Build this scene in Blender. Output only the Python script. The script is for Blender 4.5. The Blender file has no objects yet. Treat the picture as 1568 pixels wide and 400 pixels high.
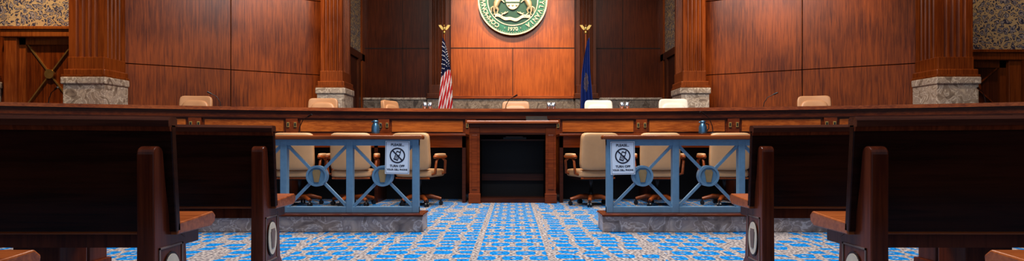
import bpy, bmesh, math, random
from mathutils import Vector, Matrix
random.seed(4)
S=bpy.context.scene
COL=S.collection
# ------------------------------------------------------------ materials
def newmat(name):
    m=bpy.data.materials.new(name); m.use_nodes=True
    nt=m.node_tree; return m,nt,nt.nodes['Principled BSDF']
def simple(name,col,rough=.5,metal=0,var=.12,scale=12,bump=.0,emit=0):
    m,nt,p=newmat(name); N=nt.nodes; L=nt.links
    tc=N.new('ShaderNodeTexCoord'); n=N.new('ShaderNodeTexNoise'); n.inputs['Scale'].default_value=scale; n.inputs['Detail'].default_value=4
    L.new(tc.outputs['Object'],n.inputs['Vector'])
    r=N.new('ShaderNodeValToRGB'); r.color_ramp.elements[0].position=.3; r.color_ramp.elements[1].position=.7
    r.color_ramp.elements[0].color=tuple(c*(1-var) for c in col)+(1,); r.color_ramp.elements[1].color=tuple(min(1,c*(1+var)) for c in col)+(1,)
    L.new(n.outputs['Fac'],r.inputs['Fac']); L.new(r.outputs['Color'],p.inputs['Base Color'])
    p.inputs['Roughness'].default_value=rough; p.inputs['Metallic'].default_value=metal
    if bump>0:
        b=N.new('ShaderNodeBump'); b.inputs['Strength'].default_value=bump; b.inputs['Distance'].default_value=.01
        L.new(n.outputs['Fac'],b.inputs['Height']); L.new(b.outputs['Normal'],p.inputs['Normal'])
    return m
def wood(name,c1,c2,rough=.35,axis='Z',sc=1.0,spec=.3):
    m,nt,p=newmat(name); N=nt.nodes; L=nt.links
    tc=N.new('ShaderNodeTexCoord'); mp=N.new('ShaderNodeMapping')
    s=[15*sc]*3; s['XYZ'.index(axis)]=.7*sc
    mp.inputs['Scale'].default_value=s
    L.new(tc.outputs['Object'],mp.inputs['Vector'])
    n=N.new('ShaderNodeTexNoise'); n.inputs['Scale'].default_value=2.4; n.inputs['Detail'].default_value=9; n.inputs['Distortion'].default_value=.5; n.inputs['Roughness'].default_value=.68
    L.new(mp.outputs['Vector'],n.inputs['Vector'])
    n2=N.new('ShaderNodeTexNoise'); n2.inputs['Scale'].default_value=.8; n2.inputs['Detail'].default_value=3
    L.new(tc.outputs['Object'],n2.inputs['Vector'])
    mx=N.new('ShaderNodeMath'); mx.operation='MULTIPLY_ADD'; mx.inputs[1].default_value=.4
    L.new(n2.outputs['Fac'],mx.inputs[0])
    m2=N.new('ShaderNodeMath'); m2.operation='MULTIPLY'; m2.inputs[1].default_value=.6; L.new(n.outputs['Fac'],m2.inputs[0]); L.new(m2.outputs[0],mx.inputs[2])
    r=N.new('ShaderNodeValToRGB'); r.color_ramp.elements[0].position=.41; r.color_ramp.elements[1].position=.59
    r.color_ramp.elements[0].color=c1+(1,); r.color_ramp.elements[1].color=c2+(1,)
    L.new(mx.outputs[0],r.inputs['Fac']); L.new(r.outputs['Color'],p.inputs['Base Color'])
    p.inputs['Roughness'].default_value=rough; p.inputs['Specular IOR Level'].default_value=spec
    return m
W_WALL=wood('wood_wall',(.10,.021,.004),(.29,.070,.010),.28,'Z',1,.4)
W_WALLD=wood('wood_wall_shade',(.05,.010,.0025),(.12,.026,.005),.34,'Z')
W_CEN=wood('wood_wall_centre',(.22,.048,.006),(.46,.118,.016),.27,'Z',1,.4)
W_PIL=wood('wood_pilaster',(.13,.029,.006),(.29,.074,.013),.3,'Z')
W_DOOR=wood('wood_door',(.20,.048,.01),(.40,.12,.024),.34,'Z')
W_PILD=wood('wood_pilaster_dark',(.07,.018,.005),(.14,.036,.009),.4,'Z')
W_BEN=wood('wood_bench',(.10,.019,.005),(.22,.048,.010),.22,'X')
W_BENP=wood('wood_bench_panel',(.26,.06,.01),(.5,.14,.024),.28,'X')
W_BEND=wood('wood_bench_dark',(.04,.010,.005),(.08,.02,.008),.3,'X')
W_CAP=wood('wood_cap_gloss',(.18,.04,.01),(.38,.10,.022),.18,'X',1,.55)
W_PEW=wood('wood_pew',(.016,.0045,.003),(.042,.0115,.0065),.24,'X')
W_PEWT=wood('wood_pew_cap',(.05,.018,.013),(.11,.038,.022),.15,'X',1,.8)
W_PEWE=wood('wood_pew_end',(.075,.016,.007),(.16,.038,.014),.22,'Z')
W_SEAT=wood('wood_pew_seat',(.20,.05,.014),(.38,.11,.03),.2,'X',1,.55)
W_CHR=wood('wood_chair',(.22,.05,.012),(.38,.10,.026),.3,'Y')
BLACK=simple('black_interior',(.006,.004,.004),.6)  # painted darkness for the open kneeholes of counter and desk
JOINT=simple('joint_shadow_gap',(.02,.006,.003),.7)
BLUE=simple('painted_steel_blue',(.19,.33,.46),.35,.1,.06,20)
BLUED=simple('painted_blue_disc',(.15,.28,.40),.35,.1,.06,20)
TAN=simple('keystone_gilt',(.40,.27,.13),.45,.3)
GOLD=simple('brass_gold',(.75,.5,.16),.3,.85)
CREAM=simple('leather_tan',(.55,.315,.16),.4,0,.08,5,.05)
TANLIT=simple('leather_cream',(.85,.74,.6),.42,0,.05,5,.05)  # tan leather with overexposure painted in as near-white
BROWNL=simple('leather_light_brown',(.6,.31,.155),.42,0,.06,5,.05)
PAPER=simple('paper_white',(.82,.88,.97),.6,0,.02)
INK=simple('ink_black',(.015,.015,.035),.6)
METAL=simple('metal_silver',(.6,.64,.7),.2,.9)
METALB=simple('metal_blue_carafe',(.15,.32,.5),.2,.8)
DARK=simple('plastic_black',(.012,.012,.014),.35)
GREEN=simple('seal_green',(.025,.14,.095),.45,.3,.3,6,.2)
GREEND=simple('seal_dark_rim',(.012,.06,.042),.45,.3)
SEALC=simple('seal_relief_bronze',(.56,.49,.34),.4,.4,.25,9,.3)
RED=simple('flag_red',(.6,.012,.015),.7); WHITE=simple('flag_white',(.85,.82,.8),.7); NAVY=simple('flag_navy',(.010,.016,.075),.7); PBLUE=simple('flag_pa_blue',(.01,.035,.2),.65)
OVAL=simple('oval_cream',(.62,.55,.45),.5)
INLAY=simple('inlay_grey',(.2,.14,.12),.5)
PLAST=simple('plaster_ceiling',(.5,.42,.34),.8)
def stone(nm,k,warm=1):
    m,nt,p=newmat(nm); N=nt.nodes; L=nt.links
    tc=N.new('ShaderNodeTexCoord'); n=N.new('ShaderNodeTexNoise'); n.inputs['Scale'].default_value=5; n.inputs['Detail'].default_value=9; n.inputs['Distortion'].default_value=1.6
    L.new(tc.outputs['Object'],n.inputs['Vector'])
    r=N.new('ShaderNodeValToRGB'); e=r.color_ramp.elements
    def c(*a): return (a[0]*k,a[1]*k,a[2]*k*warm,1)
    e[0].position=.3; e[0].color=c(.13,.095,.075); e[1].position=.7; e[1].color=c(.46,.37,.28)
    a=e.new(.47); a.color=c(.31,.24,.18); a=e.new(.5); a.color=c(.55,.47,.38); a=e.new(.53); a.color=c(.27,.21,.17)
    L.new(n.outputs['Fac'],r.inputs['Fac']); L.new(r.outputs['Color'],p.inputs['Base Color']); p.inputs['Roughness'].default_value=.35
    return m
STONE=stone('stone_marble',.62); STONEL=stone('stone_marble_light',1.35); STONER=stone('stone_marble_grey',1.25,1.15)
def wallpaper():
    m,nt,p=newmat('wall_fabric_pattern'); N=nt.nodes; L=nt.links
    tc=N.new('ShaderNodeTexCoord'); v=N.new('ShaderNodeTexVoronoi'); v.feature='DISTANCE_TO_EDGE'; v.inputs['Scale'].default_value=6.5; v.inputs['Randomness'].default_value=.7
    nn=N.new('ShaderNodeTexNoise'); nn.inputs['Scale'].default_value=5; L.new(tc.outputs['Object'],nn.inputs['Vector'])
    ad=N.new('ShaderNodeVectorMath'); ad.operation='MULTIPLY_ADD'; ad.inputs[1].default_value=(.5,.5,.5); L.new(nn.outputs['Color'],ad.inputs[0]); L.new(tc.outputs['Object'],ad.inputs[2])
    L.new(ad.outputs[0],v.inputs['Vector'])
    r=N.new('ShaderNodeValToRGB'); e=r.color_ramp.elements; r.color_ramp.interpolation='CONSTANT'
    e[0].position=0; e[0].color=(.55,.40,.22,1); e[1].position=.09; e[1].color=(.05,.05,.09,1); a=e.new(.2); a.color=(.42,.36,.33,1); a=e.new(.3); a.color=(.06,.07,.13,1); a=e.new(.42); a.color=(.48,.35,.2,1)
    L.new(v.outputs['Distance'],r.inputs['Fac']); L.new(r.outputs['Color'],p.inputs['Base Color']); p.inputs['Roughness'].default_value=.7
    return m
FABRIC=wallpaper()
def carpet():
    m,nt,p=newmat('carpet_blue_tan'); N=nt.nodes; L=nt.links
    tc=N.new('ShaderNodeTexCoord')
    def math_(op,a,b=None,c=None):
        n=N.new('ShaderNodeMath'); n.operation=op
        for i,q in enumerate((a,b,c)):
            if q is None: continue
            if isinstance(q,(int,float)): n.inputs[i].default_value=q
            else: L.new(q,n.inputs[i])
        return n.outputs[0]
    sx=N.new('ShaderNodeSeparateXYZ'); L.new(tc.outputs['Object'],sx.inputs[0])
    mp=N.new('ShaderNodeMapping'); mp.inputs['Scale'].default_value=(5.2,6.0,0); L.new(tc.outputs['Object'],mp.inputs['Vector'])
    v=N.new('ShaderNodeTexVoronoi'); v.feature='DISTANCE_TO_EDGE'; v.inputs['Scale'].default_value=1; v.inputs['Randomness'].default_value=.42
    L.new(mp.outputs['Vector'],v.inputs['Vector'])
    cellA=math_('GREATER_THAN',v.outputs['Distance'],.145)
    v2=N.new('ShaderNodeTexVoronoi'); v2.feature='F1'; v2.inputs['Scale'].default_value=1; v2.inputs['Randomness'].default_value=.42; L.new(mp.outputs['Vector'],v2.inputs['Vector'])
    dot=math_('LESS_THAN',v2.outputs['Distance'],.14)
    sepc=N.new('ShaderNodeSeparateColor'); L.new(v2.outputs['Color'],sepc.inputs[0])
    keep=math_('GREATER_THAN',sepc.outputs[0],.12)
    dotk=math_('MULTIPLY',dot,math_('GREATER_THAN',sepc.outputs[1],.5))
    A=math_('MULTIPLY',math_('SUBTRACT',cellA,dotk),keep)
    row=math_('FLOOR',math_('MULTIPLY',sx.outputs[1],5.0))
    stag=math_('MULTIPLY',math_('MODULO',row,2.0),.5)
    ux=math_('ABSOLUTE',math_('SUBTRACT',math_('FRACT',math_('ADD',math_('MULTIPLY',sx.outputs[0],5.0),stag)),.5))
    uy=math_('ABSOLUTE',math_('SUBTRACT',math_('FRACT',math_('MULTIPLY',sx.outputs[1],5.0)),.5))
    loz=math_('LESS_THAN',math_('ADD',ux,math_('MULTIPLY',uy,.5)),.47)
    loz=math_('MULTIPLY',loz,math_('LESS_THAN',uy,.37)); loz=math_('MULTIPLY',loz,math_('LESS_THAN',ux,.38))
    core=math_('LESS_THAN',math_('ADD',ux,uy),.13)
    Bv=math_('SUBTRACT',loz,core)
    bx_=math_('ABSOLUTE',math_('SUBTRACT',math_('FRACT',math_('MULTIPLY_ADD',sx.outputs[0],.7,.5)),.5))
    band=math_('LESS_THAN',bx_,.2)
    mixv=N.new('ShaderNodeMix'); mixv.data_type='FLOAT'; L.new(band,mixv.inputs[0]); L.new(A,mixv.inputs[2]); L.new(Bv,mixv.inputs[3])
    line=math_('LESS_THAN',math_('ABSOLUTE',math_('SUBTRACT',bx_,.2)),.02)
    fin=math_('MULTIPLY',mixv.outputs[0],math_('SUBTRACT',1.0,line))
    n=N.new('ShaderNodeTexNoise'); n.inputs['Scale'].default_value=45; n.inputs['Detail'].default_value=3; L.new(tc.outputs['Object'],n.inputs['Vector'])
    rb=N.new('ShaderNodeValToRGB'); rb.color_ramp.elements[0].position=.38; rb.color_ramp.elements[1].position=.62
    rb.color_ramp.elements[0].color=(.004,.075,.23,1); rb.color_ramp.elements[1].color=(.012,.24,.58,1)
    rt=N.new('ShaderNodeValToRGB'); rt.color_ramp.elements[0].position=.4; rt.color_ramp.elements[1].position=.6
    rt.color_ramp.elements[0].color=(.09,.08,.095,1); rt.color_ramp.elements[1].color=(.42,.36,.33,1)
    L.new(n.outputs['Fac'],rb.inputs['Fac']); L.new(n.outputs['Fac'],rt.inputs['Fac'])
    mc=N.new('ShaderNodeMix'); mc.data_type='RGBA'; L.new(fin,mc.inputs[0]); L.new(rt.outputs[0],mc.inputs[6]); L.new(rb.outputs[0],mc.inputs[7])
    L.new(mc.outputs[2],p.inputs['Base Color']); p.inputs['Roughness'].default_value=1; p.inputs['Specular IOR Level'].default_value=.05
    return m
CARPET=carpet()
# ------------------------------------------------------------ builder
class B:
    def __init__(s,name): s.name=name; s.bm=bmesh.new(); s.mats=[]
    def mi(s,m):
        if m not in s.mats: s.mats.append(m)
        return s.mats.index(m)
    def add(s,verts,faces,mat,M=None,smooth=False):
        k=s.mi(mat); vs=[s.bm.verts.new((M@Vector(v)) if M else Vector(v)) for v in verts]
        for f in faces:
            try:
                fc=s.bm.faces.new([vs[i] for i in f]); fc.material_index=k; fc.smooth=smooth
            except ValueError: pass
    def addbm(s,t,mat,M=None,smooth=False):
        t.verts.index_update()
        s.add([v.co.copy() for v in t.verts],[[v.index for v in f.verts] for f in t.faces],mat,M,smooth); t.free()
    def box(s,x0,x1,y0,y1,z0,z1,mat,M=None,bev=0,seg=2):
        t=bmesh.new(); bmesh.ops.create_cube(t,size=1)
        for v in t.verts: v.co=Vector(((x0+x1)/2+v.co.x*(x1-x0),(y0+y1)/2+v.co.y*(y1-y0),(z0+z1)/2+v.co.z*(z1-z0)))
        if bev>0: bmesh.ops.bevel(t,geom=list(t.edges),offset=bev,segments=seg,affect='EDGES',profile=.5)
        s.addbm(t,mat,M)
    def prism(s,pts,axis,a,b,mat,M=None,bev=0,smooth=False):
        def P(p,h):
            return {'X':(h,p[0],p[1]),'Y':(p[0],h,p[1]),'Z':(p[0],p[1],h)}[axis]
        n=len(pts); vs=[P(p,a) for p in pts]+[P(p,b) for p in pts]
        fs=[list(range(n)),list(range(2*n-1,n-1,-1))]+[[i,(i+1)%n,(i+1)%n+n,i+n] for i in range(n)]
        if bev>0:
            t=bmesh.new(); tv=[t.verts.new(v) for v in vs]
            for f in fs: t.faces.new([tv[i] for i in f])
            bmesh.ops.recalc_face_normals(t,faces=t.faces)
            eds=[e for e in t.edges if len(e.link_faces)==2 and e.calc_face_angle(0)>.6]
            bmesh.ops.bevel(t,geom=eds,offset=bev,segments=2,affect='EDGES',profile=.5)
            s.addbm(t,mat,M,smooth)
        else: s.add(vs,fs,mat,M,smooth)
    def cyl(s,p0,p1,r0,r1,mat,seg=16,M=None):
        s.tube([p0,p1],[r0,r1],mat,seg,M)
    def tube(s,pts,rs,mat,seg=10,M=None):
        pts=[Vector(p) for p in pts]
        if not isinstance(rs,(list,tuple)): rs=[rs]*len(pts)
        vs=[];fs=[]; n=len(pts); prev=None
        for i,p in enumerate(pts):
            d=(pts[min(i+1,n-1)]-pts[max(i-1,0)]).normalized()
            if prev is None:
                up=Vector((0,0,1)) if abs(d.z)<.9 else Vector((1,0,0)); u=d.cross(up).normalized()
            else: u=(prev-d*prev.dot(d)).normalized()
            prev=u; w=d.cross(u)
            for k in range(seg):
                a=2*math.pi*k/seg; vs.append(p+(u*math.cos(a)+w*math.sin(a))*rs[i])
        for i in range(n-1):
            for k in range(seg): fs.append([i*seg+k,i*seg+(k+1)%seg,(i+1)*seg+(k+1)%seg,(i+1)*seg+k])
        s.add(vs,fs,mat,M,True)
        s.add([vs[k] for k in range(seg)],[list(range(seg))],mat,M); s.add([vs[(n-1)*seg+k] for k in range(seg)],[list(range(seg))],mat,M)
    def lathe(s,prof,c,mat,seg=24,M=None):
        vs=[];fs=[]
        for r,z in prof:
            for k in range(seg):
                a=2*math.pi*k/seg; vs.append((c[0]+max(r,.0005)*math.cos(a),c[1]+max(r,.0005)*math.sin(a),c[2]+z))
        for i in range(len(prof)-1):
            for k in range(seg): fs.append([i*seg+k,i*seg+(k+1)%seg,(i+1)*seg+(k+1)%seg,(i+1)*seg+k])
        s.add(vs,fs,mat,M,True)
    def cushion(s,c,size,mat,M=None,p=5,cuts=7,bend=0):
        t=bmesh.new(); bmesh.ops.create_cube(t,size=2); bmesh.ops.subdivide_edges(t,edges=t.edges,cuts=cuts,use_grid_fill=True)
        for v in t.verts:
            q=v.co; n=(abs(q.x)**p+abs(q.y)**p+abs(q.z)**p)**(1/p); q=q/n
            v.co=Vector((c[0]+q.x*size[0]/2,c[1]+q.y*size[1]/2+bend*q.x*q.x,c[2]+q.z*size[2]/2))
        s.addbm(t,mat,M,True)
    def disc(s,c,r,y0,y1,mat,seg=40,rx=None,M=None):
        rx=rx or r
        s.prism([(c[0]+rx*math.cos(2*math.pi*k/seg),c[1]+r*math.sin(2*math.pi*k/seg)) for k in range(seg)],'Y',y0,y1,mat,M)
    def ring(s,c,ro,ri,y0,y1,mat,seg=40,M=None):
        vs=[];fs=[]
        for k in range(seg):
            a=2*math.pi*k/seg
            for r,y in ((ro,y0),(ri,y0),(ri,y1),(ro,y1)): vs.append((c[0]+r*math.cos(a),y,c[1]+r*math.sin(a)))
        for k in range(seg):
            j=(k+1)%seg
            for q in range(4): fs.append([k*4+q,k*4+(q+1)%4,j*4+(q+1)%4,j*4+q])
        s.add(vs,fs,mat,M)
    def bar(s,p0,p1,w,y0,y1,mat,M=None):
        a=Vector(p0);b=Vector(p1);d=(b-a).normalized();n=Vector((-d.y,d.x))*w/2
        s.prism([tuple(a+n),tuple(b+n),tuple(b-n),tuple(a-n)],'Y',y0,y1,mat,M)
    def done(s,loc=(0,0,0),rz=0):
        bmesh.ops.recalc_face_normals(s.bm,faces=s.bm.faces)
        me=bpy.data.meshes.new(s.name); s.bm.to_mesh(me); s.bm.free()
        for m in s.mats: me.materials.append(m)
        o=bpy.data.objects.new(s.name,me); COL.objects.link(o); o.location=loc; o.rotation_euler=(0,0,rz); return o
def text(name,body,size,loc,rot,mat,parent,ext=.001,bold=0):
    c=bpy.data.curves.new(name,'FONT'); c.body=body; c.size=size; c.extrude=ext; c.align_x='CENTER'; c.align_y='CENTER'; c.offset=bold
    c.materials.append(mat); o=bpy.data.objects.new(name,c); COL.objects.link(o); o.parent=parent; o.location=loc; o.rotation_euler=rot; return o
KEY=[(-.62,1),(.62,1),(.62,.72),(.8,.72),(.42,-1),(-.42,-1),(-.8,.72),(-.62,.72)]
def keystone(b,c,s,y0,y1,mat,M=None):
    b.prism([(c[0]+x*s*.85,c[1]+z*s) for x,z in KEY],'Y',y0,y1,mat,M)
# ------------------------------------------------------------ room shell
b=B('floor'); b.box(-11.5,11.5,-5,16,-.1,0,CARPET); b.done()
RC=18.6; YC=9.95-RC
def arc(x,off=0):
    a=math.asin(x/RC); return ((RC+off)*math.sin(a),YC+(RC+off)*math.cos(a))
b=B('floor_dais')
pts=[arc(-7.4+14.8*i/30,.12) for i in range(31)]
b.prism(pts+[(11.2,9.3),(11.2,15.5),(-11.2,15.5),(-11.2,9.3)],'Z',0.001,.5,simple('dais_carpet',(.08,.1,.2),.9)); b.done()
b=B('ceiling'); b.box(-11.5,11.5,-1,16,6.8,6.9,PLAST); b.done()
for sx,nm in ((-1,'left'),(1,'right')):
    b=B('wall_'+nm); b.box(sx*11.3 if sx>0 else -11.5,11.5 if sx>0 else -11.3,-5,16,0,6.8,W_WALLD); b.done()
YR=15.5
b=B('wall_back')
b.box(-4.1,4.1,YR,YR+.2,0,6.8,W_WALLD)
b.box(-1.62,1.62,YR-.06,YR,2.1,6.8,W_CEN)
for z in (3.4,5.0):
    b.box(-1.62,1.62,YR-.066,YR-.06,z-.012,z+.012,JOINT)
for z in (3.4,4.95):
    for a in (-3.95,1.62+.55): b.box(a,a+1.78,YR-.006,YR,z-.014,z+.014,JOINT)
b.box(-.008,.008,YR-.066,YR-.06,2.1,3.4,JOINT)
for x in (-2.9,2.9): b.box(x-.008,x+.008,YR-.006,YR,2.1,6.8,JOINT)
b.box(-3.95,3.95,YR-.12,YR,.5,2.06,STONE)
b.box(-1.64,1.64,YR-.16,YR,2.06,2.14,W_CAP,bev=.01)
b.box(-3.95,-1.64,YR-.15,YR,2.04,2.09,STONEL); b.box(1.64,3.95,YR-.15,YR,2.04,2.09,STONEL)
b.done()
def angled(name,p0,p1):
    d=Vector((p1[0]-p0[0],p1[1]-p0[1])); L=d.length; a=math.atan2(d.y,d.x)
    M=Matrix.Translation((p0[0],p0[1],0))@Matrix.Rotation(a,4,'Z')
    b=B(name)
    zs=[.5,2.38,4.0,5.6,6.8]; g=.014
    xs=[0,L*.47,L] if p0[0]<0 else [0,L*.53,L]
    b.box(0,L,.05,.2,.0,6.8,JOINT,M)
    for i in range(4):
        for j in range(2):
            b.box(xs[j]+g/2,xs[j+1]-g/2,0,.06,zs[i]+g/2,zs[i+1]-g/2,W_WALL,M,bev=.004,seg=1)
    return b.done()
angled('wall_wood_panelled',(-7.3,11.05),(-4.0,13.05))
angled('wall_wood_panelled',(4.0,13.05),(7.6,11.05))
for sx,nm in ((-1,'left'),(1,'right')):
    b=B('wall_recess_'+nm)
    X0,X1=(-4.15,-3.95) if sx<0 else (3.95,4.15)
    b.box(X0,X1,13.05,YR,3.1,6.8,FABRIC)
    b.box(X0,X1,13.05,YR,0,3.1,W_WALLD)
    xx=(-3.97,-3.9) if sx<0 else (3.9,3.97)
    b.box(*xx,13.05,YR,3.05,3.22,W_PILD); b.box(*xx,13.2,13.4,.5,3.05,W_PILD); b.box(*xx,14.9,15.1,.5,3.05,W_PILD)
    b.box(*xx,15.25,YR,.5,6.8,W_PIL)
    b.done()
def outer(nm,sx,hd,inner):
    b=B('wall_outer_'+nm); y=11.3
    def bx(a,c,y0,y1,z0,z1,m,**k):
        a,c=sorted((sx*a,sx*c)); b.box(a,c,y0,y1,z0,z1,m,**k)
    bx(inner,11.3,y,y+.2,hd+.04,6.8,FABRIC)
    bx(inner,11.3,y,y+.2,0,hd+.04,W_WALL)
    b.done()
    b=B('door_'+nm); y=11.295; w1=W_DOOR if nm=='left' else W_PIL; pm=W_WALL if nm=='left' else W_PILD
    bx(9.42,9.66,y-.14,y,.5,hd-.16,w1,bev=.01)
    bx(8.05,8.24,y-.14,y,.5,hd-.16,w1,bev=.01)
    bx(8.0,9.70,y-.18,y,hd-.17,hd,w1,bev=.015)
    bx(8.0,9.72,y-.21,y,hd-.03,hd+.03,w1,bev=.01)
    bx(8.24,9.42,y-.03,y,.5,hd-.17,pm)
    bx(9.3,9.42,y-.07,y-.03,.5,hd-.17,w1); bx(8.24,8.4,y-.07,y-.03,.5,hd-.17,w1); bx(8.24,9.42,y-.07,y-.03,hd-.3,hd-.17,w1)
    zc=2.2 if hd>2.8 else 1.95; w=.42; h=hd-.3-zc
    mt=GOLD if nm=='left' else w1
    for p,q in (((-w,h),(w,-h)),((-w,-h),(w,h))):
        b.bar((sx*8.85+p[0],zc+p[1]),(sx*8.85+q[0],zc+q[1]),.024,y-.06,y-.02,mt)
    b.disc((sx*8.85,zc),.09,y-.08,y-.02,mt)
    bx(8.4,9.3,y-.07,y-.02,zc-h-.08,zc-h,w1)
    b.done()
outer('left',-1,3.06,7.5); outer('right',1,2.62,7.8)
# ------------------------------------------------------------ pilasters
def face_pts(a,c,n,dep,m=.14):
    a=Vector(a);c=Vector(c);d=c-a;L=d.length;d.normalize();nr=Vector((-d.y,d.x))
    out=[a]; w=(L*(1-2*m))/n; r=w*.38
    for i in range(n):
        cx=L*m+w*(i+.5)
        for k in range(7):
            t=math.pi*k/6; out.append(a+d*(cx-r*math.cos(t))+nr*(math.sin(t)*dep))
    return out
def pilaster(x0,x1,y0,y1,nf,ns,wood_m,zb=2.05,stone=True,dep=.05):
    b=B('pilaster')
    pts=face_pts((x0,y0),(x1,y0),nf,dep)+face_pts((x1,y0),(x1,y1),ns,dep)+[Vector((x1,y1))]+face_pts((x0,y1),(x0,y0),ns,dep)
    b.prism([tuple(p) for p in pts],'Z',zb+.34,6.8,wood_m)
    b.box(x0-.012,x1+.012,y0-.012,y1,zb+.12,zb+.36,wood_m,bev=.01)
    b.box(x0-.06,x1+.06,y0-.06,y1,zb+.03,zb+.14,wood_m,bev=.02,seg=3)
    b.box(x0-.08,x1+.08,y0-.08,y1,zb,zb+.04,wood_m,bev=.006)
    if stone:
        b.box(x0-.06,x1+.06,y0-.06,y1,.5,zb-.12,STONEL,bev=.008)
        b.box(x0-.09,x1+.09,y0-.09,y1,zb-.13,zb,STONEL,bev=.02)
    else: b.box(x0-.04,x1+.04,y0-.04,y1,.5,zb,STONE)
    b.done()
pilaster(-7.9,-7.28,10.46,11.04,4,4,W_PIL)
pilaster(7.57,8.19,10.46,11.04,4,4,W_PIL)
pilaster(-10.55,-9.87,10.9,11.28,5,3,W_PIL)
pilaster(-4.05,-3.6,12.4,13.05,4,4,W_PIL)
pilaster(3.6,4.07,12.4,13.05,4,4,W_PIL)
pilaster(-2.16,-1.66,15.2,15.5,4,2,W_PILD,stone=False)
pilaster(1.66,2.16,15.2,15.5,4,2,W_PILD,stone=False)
# ------------------------------------------------------------ seal
def seal():
    b=B('court_seal'); c=(0,0)
    b.disc(c,.90,-.05,.05,GREEND,72); b.ring(c,.905,.865,-.085,.05,SEALC,72); b.ring(c,.86,.66,-.065,0,GREEN,72); b.ring(c,.665,.64,-.085,0,SEALC,72); b.disc(c,.64,-.06,0,GREEND,60)
    for k in range(90):
        a=2*math.pi*k/90; b.disc((.84*math.cos(a),.84*math.sin(a)),.008,-.075,-.06,SEALC,8)
    y0,y1=-.12,-.055
    sh=[(-.19,.24),(.19,.24),(.19,0)]+[(.19*math.cos(t),-.0-.25*math.sin(t)) for t in [math.pi*i/12 for i in range(13)]][1:-1]+[(-.19,0)]
    b.prism(sh,'Y',-.11,y1,SEALC,bev=.01)
    b.bar((-.19,.08),(.19,.08),.03,-.125,-.1,GREEND); b.bar((-.19,-.06),(.19,-.06),.03,-.125,-.1,GREEND)
    for sx in (-.1,0,.1): b.cushion((sx,-.12,-.13),(.06,.04,.06),SEALC,p=2,cuts=3)
    for sx in (-1,1):
        def h(pts,rs): b.tube([(sx*p[0],-.09,p[1]) for p in pts],rs,SEALC,8)
        h([(.46,-.20),(.42,-.08),(.36,.04),(.33,.12)],[.05,.085,.08,.06])
        h([(.35,.1),(.34,.22),(.28,.28),(.22,.24)],[.06,.04,.035,.02])
        h([(.36,.08),(.27,.1),(.21,.04)],[.035,.02,.015]); h([(.36,.02),(.28,0),(.22,-.06)],[.035,.02,.015])
        h([(.45,-.17),(.38,-.25),(.41,-.33),(.36,-.38)],[.06,.03,.02,.02]); h([(.48,-.18),(.49,-.27),(.46,-.34),(.49,-.38)],[.055,.03,.02,.02])
        h([(.50,-.16),(.56,-.2),(.55,-.32)],[.02,.025,.008])
        h([(.18,-.3),(.32,-.42),(.4,-.4)],[.012,.02,.01]); h([(.12,-.3),(.22,-.36),(.3,-.33)],[.012,.018,.008])
    rb=[(-.46+.92*i/20,-.46-.05*math.cos(math.pi*(i/20-.5)*2)+.02*math.sin(i*.9)) for i in range(21)]
    b.prism([(x,z+.05) for x,z in rb]+[(x,z-.03) for x,z in reversed(rb)],'Y',-.1,y1,SEALC)
    b.cushion((0,-.1,.36),(.12,.08,.16),SEALC,p=2.2,cuts=4)
    for sx in (-1,1): b.prism([(sx*.03,.33),(sx*.06,.42),(sx*.2,.5),(sx*.3,.48),(sx*.2,.36),(sx*.1,.3)],'Y',-.1,y1,SEALC)
    o=b.done((0,15.38,4.62))
    s='COMMONWEALTH COURT OF PENNSYLVANIA'; n=len(s)
    a0=math.radians(238); a1=math.radians(-58)
    for i,ch in enumerate(s):
        if ch==' ': continue
        a=a0+(a1-a0)*i/(n-1)
        text('letter_%d'%i,ch,.155,(.755*math.cos(a),-.075,.755*math.sin(a)),(math.pi/2,-(a-math.pi/2),0),SEALC,o,.012,.003)
    for ch,a in (('1',-98),('9',-93),('7',-87.4),('0',-82),('·',-106),('·',-74)):
        r=math.radians(a); text('date',ch,.14,(.755*math.cos(r),-.075,.755*math.sin(r)),(math.pi/2,-(r+math.pi/2),0),SEALC,o,.012,.003)
seal()
# ------------------------------------------------------------ judges bench
def arcslab(b,x0,x1,o0,o1,z0,z1,mat,n=12):
    vs=[];fs=[]
    for i in range(n+1):
        x=x0+(x1-x0)*i/n
        for o,z in ((o0,z0),(o0,z1),(o1,z1),(o1,z0)):
            p=arc(x,o); vs.append((p[0],p[1],z))
    for i in range(n):
        for q in range(4): fs.append([i*4+q,i*4+(q+1)%4,(i+1)*4+(q+1)%4,(i+1)*4+q])
    fs.append([0,1,2,3]); fs.append([n*4+3,n*4+2,n*4+1,n*4])
    b.add(vs,fs,mat)
b=B('judges_bench')
XE=7.35
arcslab(b,-XE,XE,0,.12,0,1.38,W_BEN,50)
arcslab(b,-XE-.1,XE+.1,-.10,.62,1.395,1.45,W_CAP,50)
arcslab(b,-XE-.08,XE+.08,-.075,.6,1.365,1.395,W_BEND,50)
arcslab(b,-XE,XE,-.04,0,1.29,1.365,W_BEN,50)
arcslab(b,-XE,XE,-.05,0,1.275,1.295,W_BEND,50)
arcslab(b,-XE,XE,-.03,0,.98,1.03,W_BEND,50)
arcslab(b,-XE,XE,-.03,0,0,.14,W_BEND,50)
st=[-7.3,-6.45,-5.0,-3.6,-2.15,-.71,.71,2.15,3.6,5.0,6.45,7.3]
for x in st:
    arcslab(b,x-.09,x+.09,-.045,0,.1,1.29,W_BEN,2)
    p=arc(x,-.05); a=math.asin(x/RC); M=Matrix.Translation((p[0],p[1],1.17))@Matrix.Rotation(-a,4,'Z')
    for q in (-.055,.055):
        b.box(q-.02,q+.02,-.012,.01,-.04,.04,GOLD,M); b.box(q-.011,q+.011,-.018,0,-.026,.026,DARK,M)
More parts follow.
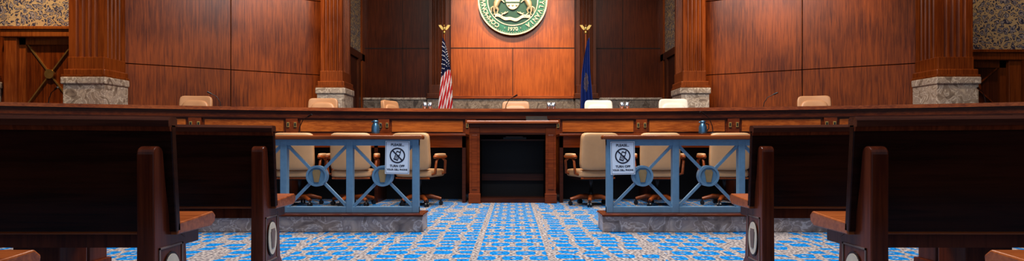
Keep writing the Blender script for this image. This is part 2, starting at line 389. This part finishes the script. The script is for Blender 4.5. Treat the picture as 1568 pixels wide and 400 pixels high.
for i in range(len(st)-1):
    if st[i+1]-st[i]<.8: continue
    arcslab(b,st[i]+.13,st[i+1]-.13,-.018,0,1.06,1.25,W_BENP,6)
    arcslab(b,st[i]+.13,st[i+1]-.13,-.018,0,.2,.92,W_BENP,6)
for sx in (-1,1):
    p=arc(XE); x0,x1=sorted((sx*p[0],sx*(p[0]+.12)))
    b.box(x0,x1,p[1],10.3,0,1.38,W_BEN); x0,x1=sorted((sx*(p[0]-.5),sx*(p[0]+.2))); b.box(x0,x1,p[1]+.2,10.3,1.39,1.449,W_CAP,bev=.01)
b.done()
for sx in (-1,1):
    b=B('clerk_counter')
    def bx(a,c,y0,y1,z0,z1,m,**k):
        a,c=sorted((sx*a,sx*c)); b.box(a,c,y0,y1,z0,z1,m,**k)
    bx(.67,4.4,8.45,9.2,.965,1.0,W_BEN,bev=.008)
    bx(.68,4.36,8.5,8.53,.80,.965,W_BEN)
    bx(.68,4.36,9.15,9.2,0,.965,W_BEND)
    for x in (.68,1.95,3.2,4.3): bx(x,x+.05,8.5,9.15,0,.965,W_BEND)
    bx(.68,4.36,9.1,9.15,0,.9,BLACK)  # black sheet paints the shade beneath the counter
    b.done()
b=B('clerk_desk')
b.box(-.66,.66,8.34,9.3,1.14,1.185,W_CAP,bev=.012); b.box(-.63,.63,8.38,9.25,1.09,1.14,W_BEND,bev=.01)
for sx in (-1,1):
    x0,x1=sorted((sx*.62,sx*.47)); b.box(x0,x1,8.4,8.5,.0,1.09,W_BEN,bev=.006); b.box(x0+.035,x1-.035,8.393,8.41,.2,.98,W_BEN,bev=.004)
    b.box(x0-.01,x1+.01,8.385,8.5,0,.14,W_BEN,bev=.006)
    x0,x1=sorted((sx*.62,sx*.57)); b.box(x0,x1,8.5,9.2,0,1.09,W_BEN)
b.box(-.47,.47,8.41,8.46,1.0,1.09,W_BEN); b.box(-.47,.47,8.405,8.42,.985,1.01,W_BEND)
b.box(-.57,.57,9.1,9.15,0,1.09,W_BEND)
b.box(-.47,.47,8.95,8.98,.0,1.09,BLACK)  # black sheet paints the dark of the desk opening
b.box(-.47,.47,8.6,8.96,.90,.92,W_BEND)
b.box(-.47,.47,8.9,8.95,.30,.40,W_BEND)
b.box(-.47,.47,8.5,8.96,.0,.06,W_BEND)
b.box(-.14,.2,8.62,8.86,.921,.95,DARK); b.box(-.10,.15,8.63,8.82,.951,.962,INLAY); b.done()
b=B('laptop_computer'); b.box(.2,.52,8.5,8.72,1.186,1.202,DARK,bev=.004)
b.box(.2,.52,0,.012,0,.2,DARK,Matrix.Translation((0,8.72,1.2))@Matrix.Rotation(math.radians(-68),4,'X')); b.done()
# ------------------------------------------------------------ rails
def rail(sx):
    b=B('bar_rail_partition'); Y=5.6
    def bx(a,c,y0,y1,z0,z1,m,**k):
        a,c=sorted((sx*a,sx*c)); b.box(a,c,y0,y1,z0,z1,m,**k)
    bx(.86,7.6,Y,Y+.32,0,.15,STONER,bev=.006)
    bx(.85,7.6,Y-.02,Y+.34,.15,.172,W_BEN,bev=.008)
    e=.91; n=10; w=.64; y0=Y+.10; y1=Y+.16
    L=e+n*w
    bx(e-.04,L,y0-.05,y1+.05,.885,.925,W_CAP,bev=.012,seg=3)
    bx(e,L,y0,y1,.825,.885,BLUE,bev=.004); bx(e,L,y0,y1,.172,.232,BLUE,bev=.004)
    bx(e,L,y0-.01,y1+.01,.865,.885,BLUE)
    for i in range(n+1):
        x=e+i*w; bx(x,x+.065,y0-.005,y1+.005,.172,.885,BLUE,bev=.005)
        if i<n:
            c=(sx*(x+.065/2+w/2),.53); hw=(w-.065)/2; hh=.296
            for p,q in (((-hw,hh),(hw,-hh)),((-hw,-hh),(hw,hh))):
                b.bar((c[0]+p[0],c[1]+p[1]),(c[0]+q[0],c[1]+q[1]),.026,y0+.015,y1-.015,BLUE)
            b.disc(c,.1,y0+.005,y1-.005,BLUED,40); b.ring(c,.102,.082,y0-.004,y1+.004,BLUE,40)
            keystone(b,c,.06,y0-.002,y1+.002,TAN)
    b.done()
rail(-1); rail(1)
def sign(x,z,rz):
    b=B('cell_phone_notice_sign'); w,h=.235,.32
    b.box(-w/2,w/2,-.002,.002,-h/2,h/2,PAPER)
    for a in ((-w/2+.008,-w/2+.011,-h/2+.008,h/2-.008),(w/2-.011,w/2-.008,-h/2+.008,h/2-.008),(-w/2+.008,w/2-.008,h/2-.011,h/2-.008),(-w/2+.008,w/2-.008,-h/2+.008,-h/2+.011)):
        b.box(a[0],a[1],-.003,-.001,a[2],a[3],INK)
    b.ring((0,.02),.075,.063,-.004,-.001,INK,40); b.bar((-.048,.068),(.048,-.028),.012,-.0045,-.001,INK)
    M=Matrix.Translation((0,0,.02))@Matrix.Rotation(math.radians(20),4,'Y')
    b.box(-.022,.022,-.0038,-.001,-.048,.042,INK,M); b.box(-.014,.014,-.0042,-.001,.008,.03,PAPER,M); b.box(.01,.018,-.0038,-.001,.04,.058,INK,M)
    for i in range(3):
        for j in range(3): b.box(-.014+i*.011,-.007+i*.011,-.0042,-.001,-.036+j*.013,-.028+j*.013,PAPER,M)
    o=b.done((x,5.685,z),0); o.rotation_euler=(0,math.radians(rz),0)
    R=(math.pi/2,0,0)
    text('words_1','PLEASE...',.034,(0,-.003,.122),R,INK,o,.0005,.001); text('words_2','TURN OFF',.030,(0,-.003,-.083),R,INK,o,.0005,.001); text('words_3','YOUR CELL PHONE',.0225,(0,-.003,-.118),R,INK,o,.0005,.0008)
sign(-1.115,.71,1); sign(1.065,.705,-1)
# ------------------------------------------------------------ chairs
def chair(name,x,y,rz,leather,z0=0,high=False):
    b=B(name)
    H=1.0 if not high else 1.2
    tilt=Matrix.Translation((0,-.2,.5))@Matrix.Rotation(math.radians(7),4,'X')
    hb=H-.5
    b.cushion((0,0,hb/2),(.53,.09,hb),leather,tilt,9,11,.03)
    b.cushion((0,.045,hb/2-.02),(.44,.08,hb*.82),leather,tilt,4,7,.02)
    b.cushion((0,.07,.45),(.54,.54,.11),leather,None,7,8)
    b.tube([(-.25,-.175,.385),(.25,-.175,.385)],.012,W_CHR,8)
    b.box(-.22,.22,-.14,.28,.36,.40,DARK)
    for sx in (-1,1):
        b.tube([(sx*.24,.2,.43),(sx*.31,.2,.45),(sx*.325,.18,.62),(sx*.32,.1,.655)],[.018,.02,.018,.016],W_CHR,8)
        b.tube([(sx*.24,-.12,.43),(sx*.31,-.12,.45),(sx*.325,-.12,.62),(sx*.32,-.05,.655)],[.018,.02,.018,.016],W_CHR,8)
        b.cushion((sx*.32,.02,.675),(.07,.38,.05),W_CHR,None,4,5); b.cushion((sx*.32,.02,.70),(.07,.30,.045),leather,None,4,5)
    b.lathe([(.0,.12),(.03,.12),(.03,.2),(.022,.2),(.022,.36),(.07,.37),(.0,.37)],(0,.05,0),DARK,16)
    b.lathe([(0,.08),(.055,.08),(.06,.1),(.045,.15),(0,.15)],(0,.05,0),W_CHR,16)
    for k in range(5):
        a=2*math.pi*k/5+.45; c,s=math.cos(a),math.sin(a)
        b.tube([(0.03*c,.05+.03*s,.12),(.15*c,.05+.15*s,.125),(.29*c,.05+.29*s,.085)],[.032,.032,.024],W_CHR,8)
        b.cyl((.29*c,.05+.29*s,.09),(.29*c,.05+.29*s,.05),.012,.012,DARK,8)
        for q in (-1,1): b.cyl((.29*c-s*q*.008,.05+.29*s+c*q*.008,.03),(.29*c-s*q*.028,.05+.29*s+c*q*.028,.03),.03,.028,DARK,14)
    return b.done((x,y,z0),rz)
for x,r in ((-1.30,-.3),(-2.2,.12),(-2.95,.05),(1.1,.3),(2.0,-.1),(2.93,-.06)):
    chair('counsel_chair',x,8.1,r,CREAM)
for x,y,r,m,dz in ((-5.48,10.0,.15,BROWNL,-.02),(-3.45,10.5,.05,BROWNL,-.02),(-2.13,11.2,1.2,BROWNL,-.03),(.06,11.2,0,BROWNL,0),(1.62,10.95,-.05,TANLIT,0),(2.95,10.65,-.1,TANLIT,-.03),(5.17,10.0,-.3,BROWNL,-.01)):  # two right-hand chairs carry the painted overexposure
    chair('judge_chair',x,y,math.pi+r,m,.5,True)
# ------------------------------------------------------------ small props
def mic(x,y,z,lean,h=.3):
    b=B('gooseneck_microphone')
    b.lathe([(0,0),(.05,0),(.05,.015),(.02,.025),(0,.025)],(0,0,0),DARK,16)
    pts=[(0,0,.02),(lean*.05,0,h*.4),(lean*.3,-.02,h*.8),(lean*.7,-.05,h)]
    b.tube(pts,.006,DARK,8); b.tube([pts[-1],(lean*1.0,-.08,h+.03)],[.013,.014],DARK,10)
    b.done((x,y,z))
for px,l in ((-6.9,.2),(-4.7,-.18),(-.12,.2),(4.1,.2),(7.0,-.2)):
    p=arc(px,.25); mic(p[0],p[1],1.451,l,.22)
mic(-3.2,8.8,1.001,.22,.26); mic(3.0,8.8,1.001,-.22,.3)
def carafe(x,y,z,m,s=1):
    b=B('water_carafe')
    b.lathe([(0,0),(.06,0),(.065,.03),(.06,.12),(.04,.165),(.036,.18),(.05,.2),(.03,.215),(0,.22)],(0,0,0),m,24)
    b.tube([(.05,0,.17),(.09,0,.16),(.095,0,.1),(.062,0,.05)],.008,DARK,8); b.cushion((-.045,0,.19),(.04,.03,.02),m,p=2.5,cuts=3)
    o=b.done((x,y,z)); o.scale=(s,s,s)
carafe(-2.1,9.0,1.001,METALB); carafe(2.95,9.12,1.001,METALB)
def cup(x,y,z):
    b=B('drinking_tumbler'); b.lathe([(0,0),(.03,0),(.042,.13),(.038,.13),(.028,.008),(0,.008)],(0,0,0),METAL,20); b.done((x,y,z))
for x in (-1.5,-1.41,.62,.7,1.86,1.95):
    p=arc(x,.3); cup(p[0],p[1],1.451)
# ------------------------------------------------------------ flags
def flag(kind,x,y):
    b=B('united_states_flag' if kind=='us' else 'pennsylvania_state_flag')
    b.lathe([(0,0),(.16,0),(.16,.02),(.1,.05),(.03,.08),(.02,.12),(0,.12)],(0,0,0),GOLD,24)
    b.cyl((0,0,.1),(0,0,2.7),.016,.014,W_CHR,12)
    b.lathe([(0,2.68),(.02,2.69),(.035,2.72),(.02,2.75),(0,2.755)],(0,0,0),GOLD,14)
    b.cushion((0,0,2.80),(.05,.06,.1),GOLD,p=2.2,cuts=4); b.cushion((-.0,-.03,2.86),(.03,.05,.035),GOLD,p=2.2,cuts=3)
    for sx in (-1,1): b.prism([(sx*.01,2.78),(sx*.03,2.83),(sx*.07,2.88),(sx*.125,2.875),(sx*.09,2.82),(sx*.05,2.77)],'Y',-.01,.012,GOLD)
    NU,NV=78,60; ztop=2.6; zb=.75
    grid=[]
    for j in range(NV+1):
        v=j/NV; row=[]
        for i in range(NU+1):
            u=i/NU
            wd=.11+.23*v**.8
            fold=math.sin(u*math.pi*7+v*1.2)
            xx=(-.35+u)*wd+ .02*math.sin(v*5) 
            yy=-.05-(.02+.05*v)*fold-.03*u
            zz=ztop-(ztop-zb)*v-.55*u*u*(1-v)*.6+.12*u*v
            row.append((xx if kind=='us' else -xx*.9+.04,yy,zz))
        grid.append(row)
    vs=[p for r in grid for p in r]
    bym={}
    for j in range(NV):
        for i in range(NU):
            u=(i+.5)/NU;v=(j+.5)/NV
            if kind=='us':
                if v<.46-.2*u: m=NAVY
                else: m=RED if int((u*.75+v*.75)*13)%2==0 else WHITE
            else:
                m=GOLD if (u<.012 or u>.985 or v>.985) else PBLUE
                if ((u-.5)/.2)**2+((v-.5)/.12)**2<1: m=TAN if (i//3+j//2)%2 else PBLUE
            bym.setdefault(m,[]).append([j*(NU+1)+i,j*(NU+1)+i+1,(j+1)*(NU+1)+i+1,(j+1)*(NU+1)+i])
    for m,fs in bym.items(): b.add(vs,fs,m,None,True)
    if kind=='us':
        for j in range(3,26,3):
            for i in range(3+(j%2)*4,NU-4,8):
                v=j/NV;u=i/NU
                if v<.42-.2*u:
                    q=grid[j][i]; pts=[]
                    for k in range(10):
                        r=.013 if k%2==0 else .006; a=math.pi/2+k*math.pi/5; pts.append((q[0]+r*math.cos(a),q[2]+r*math.sin(a)))
                    b.prism(pts,'Y',q[1]-.012,q[1]-.002,WHITE)
    bmesh.ops.delete(b.bm,geom=[v for v in b.bm.verts if not v.link_faces],context='VERTS')
    b.done((x,y,.5))
flag('us',-1.44,12.4); flag('pa',1.54,12.4)
# ------------------------------------------------------------ pews
def pew(sx,Y,sup):
    b=B('courtroom_pew'); XI=1.49; XO=5.6; XS=1.52; k=.012
    def bx(a,c,y0,y1,z0,z1,m,**kw):
        a,c=sorted((sx*a,sx*c)); b.box(a,c,y0,y1,z0,z1,m,**kw)
    x0,x1=sorted((sx*XI,sx*XO))
    def prf(p,a,c,m,bev=0):
        b.prism(p,'X',a,c,m,bev=bev)
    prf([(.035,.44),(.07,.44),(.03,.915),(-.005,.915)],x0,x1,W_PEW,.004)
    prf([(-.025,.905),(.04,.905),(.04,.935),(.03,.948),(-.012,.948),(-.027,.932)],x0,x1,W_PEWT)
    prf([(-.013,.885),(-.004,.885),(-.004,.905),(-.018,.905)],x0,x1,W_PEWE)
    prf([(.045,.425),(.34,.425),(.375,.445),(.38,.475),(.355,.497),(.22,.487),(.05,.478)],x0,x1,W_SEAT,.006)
    prf([(.09,.36),(.31,.36),(.31,.425),(.09,.425)],x0+.05,x1-.05,W_PEWE)
    for xe in (XS,XO-.075):
        a,c=sorted((sx*xe,sx*(xe+.075)))
        dome=[(-.045+.035*math.cos(t),.785+.035*math.sin(t)) for t in [math.pi*i/10 for i in range(11)]]
        pr=[(-.085,0),(.235,0),(.235,.05),(.19,.10),(.165,.40),(.09,.44),(.04,.50),(.01,.64)]+dome+[(-.078,.42),(-.085,.1)]
        prf(pr,a,c,W_PEWE,.006)
        if xe==XS:
            s=-sx
            xf=(c if sx<0 else a)
            xa,xb=sorted((xf,xf+s*.004))
            def oval(cy,cz,ry,rz,x0,x1,m,n=36): b.prism([(cy+ry*math.cos(2*math.pi*i/n),cz+rz*math.sin(2*math.pi*i/n)) for i in range(n)],'X',x0,x1,m)
            cy,cz=.045,.24
            for q in ((cy-.09,cy-.082,.10,.38),(cy+.082,cy+.09,.10,.38),(cy-.09,cy+.09,.372,.38),(cy-.09,cy+.09,.10,.108)):
                b.box(xa,xb,q[0],q[1],q[2],q[3],INLAY)
            oval(cy,cz,.070,.112,min(xf,xf+s*.005),max(xf,xf+s*.005),W_PEW)
            oval(cy,cz,.062,.102,min(xf,xf+s*.009),max(xf,xf+s*.009),OVAL)
            b.prism([(cy+x*.04,cz+z*.06) for x,z in KEY],'X',min(xf,xf+s*.013),max(xf,xf+s*.013),INLAY)
    for xs,w,y0,y1 in sup: bx(xs,xs+w,y0,y1,0,.43,W_PEWE,bev=.006); bx(xs-.02,xs+w+.02,y0-.02,y1+.02,0,.06,W_PEWE,bev=.006)
    for v in b.bm.verts:
        if v.co.z>.6: v.co.z+= max(0,abs(v.co.x)-XI-.1)*k*(v.co.z-.6)/.35
    b.done((0,Y,0))
for sx in (-1,1):
    pew(sx,1.48,[(3.6,.24,.1,.33)])
    pew(sx,2.57,[(2.12,.22,.18,.36)])
    pew(sx,3.66,[(2.78,.15,.2,.37)])
# ------------------------------------------------------------ lights
def area(name,loc,rot,sx,sy,e,col):
    l=bpy.data.lights.new(name,'AREA'); l.shape='RECTANGLE'; l.size=sx; l.size_y=sy; l.energy=e; l.color=col
    o=bpy.data.objects.new(name,l); COL.objects.link(o); o.location=loc; o.rotation_euler=rot; return o
def spot(name,loc,tgt,e,ang,col=(1,.74,.48),blend=.85,rad=.08):
    l=bpy.data.lights.new(name,'SPOT'); l.energy=e; l.spot_size=math.radians(ang); l.spot_blend=blend; l.color=col; l.shadow_soft_size=rad
    o=bpy.data.objects.new(name,l); COL.objects.link(o); o.location=loc; o.rotation_euler=(Vector(tgt)-Vector(loc)).to_track_quat('-Z','Y').to_euler()
area('ceiling_light_well',(0,7.0,6.7),(0,0,0),6,2.2,560,(1,.94,.87))
area('ceiling_light_gallery',(0,3.6,6.7),(0,0,0),3,3,310,(.9,.95,1))
area('ceiling_light_dais',(0,10.6,6.7),(0,0,0),11,.8,80,(1,.85,.68))
for x in (-.9,.9): spot('seal_spotlight',(x,12.9,6.6),(x*.3,15.4,3.5),640,60)
for x,y,tx,ty,e in ((-6.5,9.9,-6.5,11.6,210),(-5.0,10.6,-4.9,12.5,560),(6.5,9.9,6.4,11.7,420),(5.0,10.6,4.9,12.5,600)):
    spot('wall_washer_spotlight',(x,y,6.6),(tx,ty,3.6),e,40)
for x,y,tx in ((-7.4,9.0,-7.6),(7.6,9.0,7.9),(-3.7,11,-3.85),(3.7,11,3.85)): spot('pilaster_spotlight',(x,y,6.6),(tx,y+1.5,2.2),270,32)
for x in (-3,3): spot('alcove_spotlight',(x,14,6.6),(x,15.4,3),40,60)
spot('door_spotlight',(-8.9,9.2,6.6),(-8.9,11.2,2.4),640,46); spot('door_spotlight',(9.3,9.6,6.6),(9.3,11.2,3.4),170,50)  # unseen lamp added on the left to brighten the door
w=bpy.data.worlds.new('world'); S.world=w; w.use_nodes=True
w.node_tree.nodes['Background'].inputs[0].default_value=(.66,.8,1,1); w.node_tree.nodes['Background'].inputs[1].default_value=.32
# ------------------------------------------------------------ camera
c=bpy.data.cameras.new('camera'); o=bpy.data.objects.new('camera',c); COL.objects.link(o)
o.location=(0,0,.82); o.rotation_euler=(math.pi/2,0,0); c.sensor_width=36; c.lens=900/1568*36; c.shift_y=(224-200)/1568; c.shift_x=-1/1568; c.clip_start=.05
S.camera=o
S.view_settings.view_transform='Standard'
try: S.view_settings.look='Medium High Contrast'
except Exception as e: print('look',e)
S.view_settings.exposure=.28
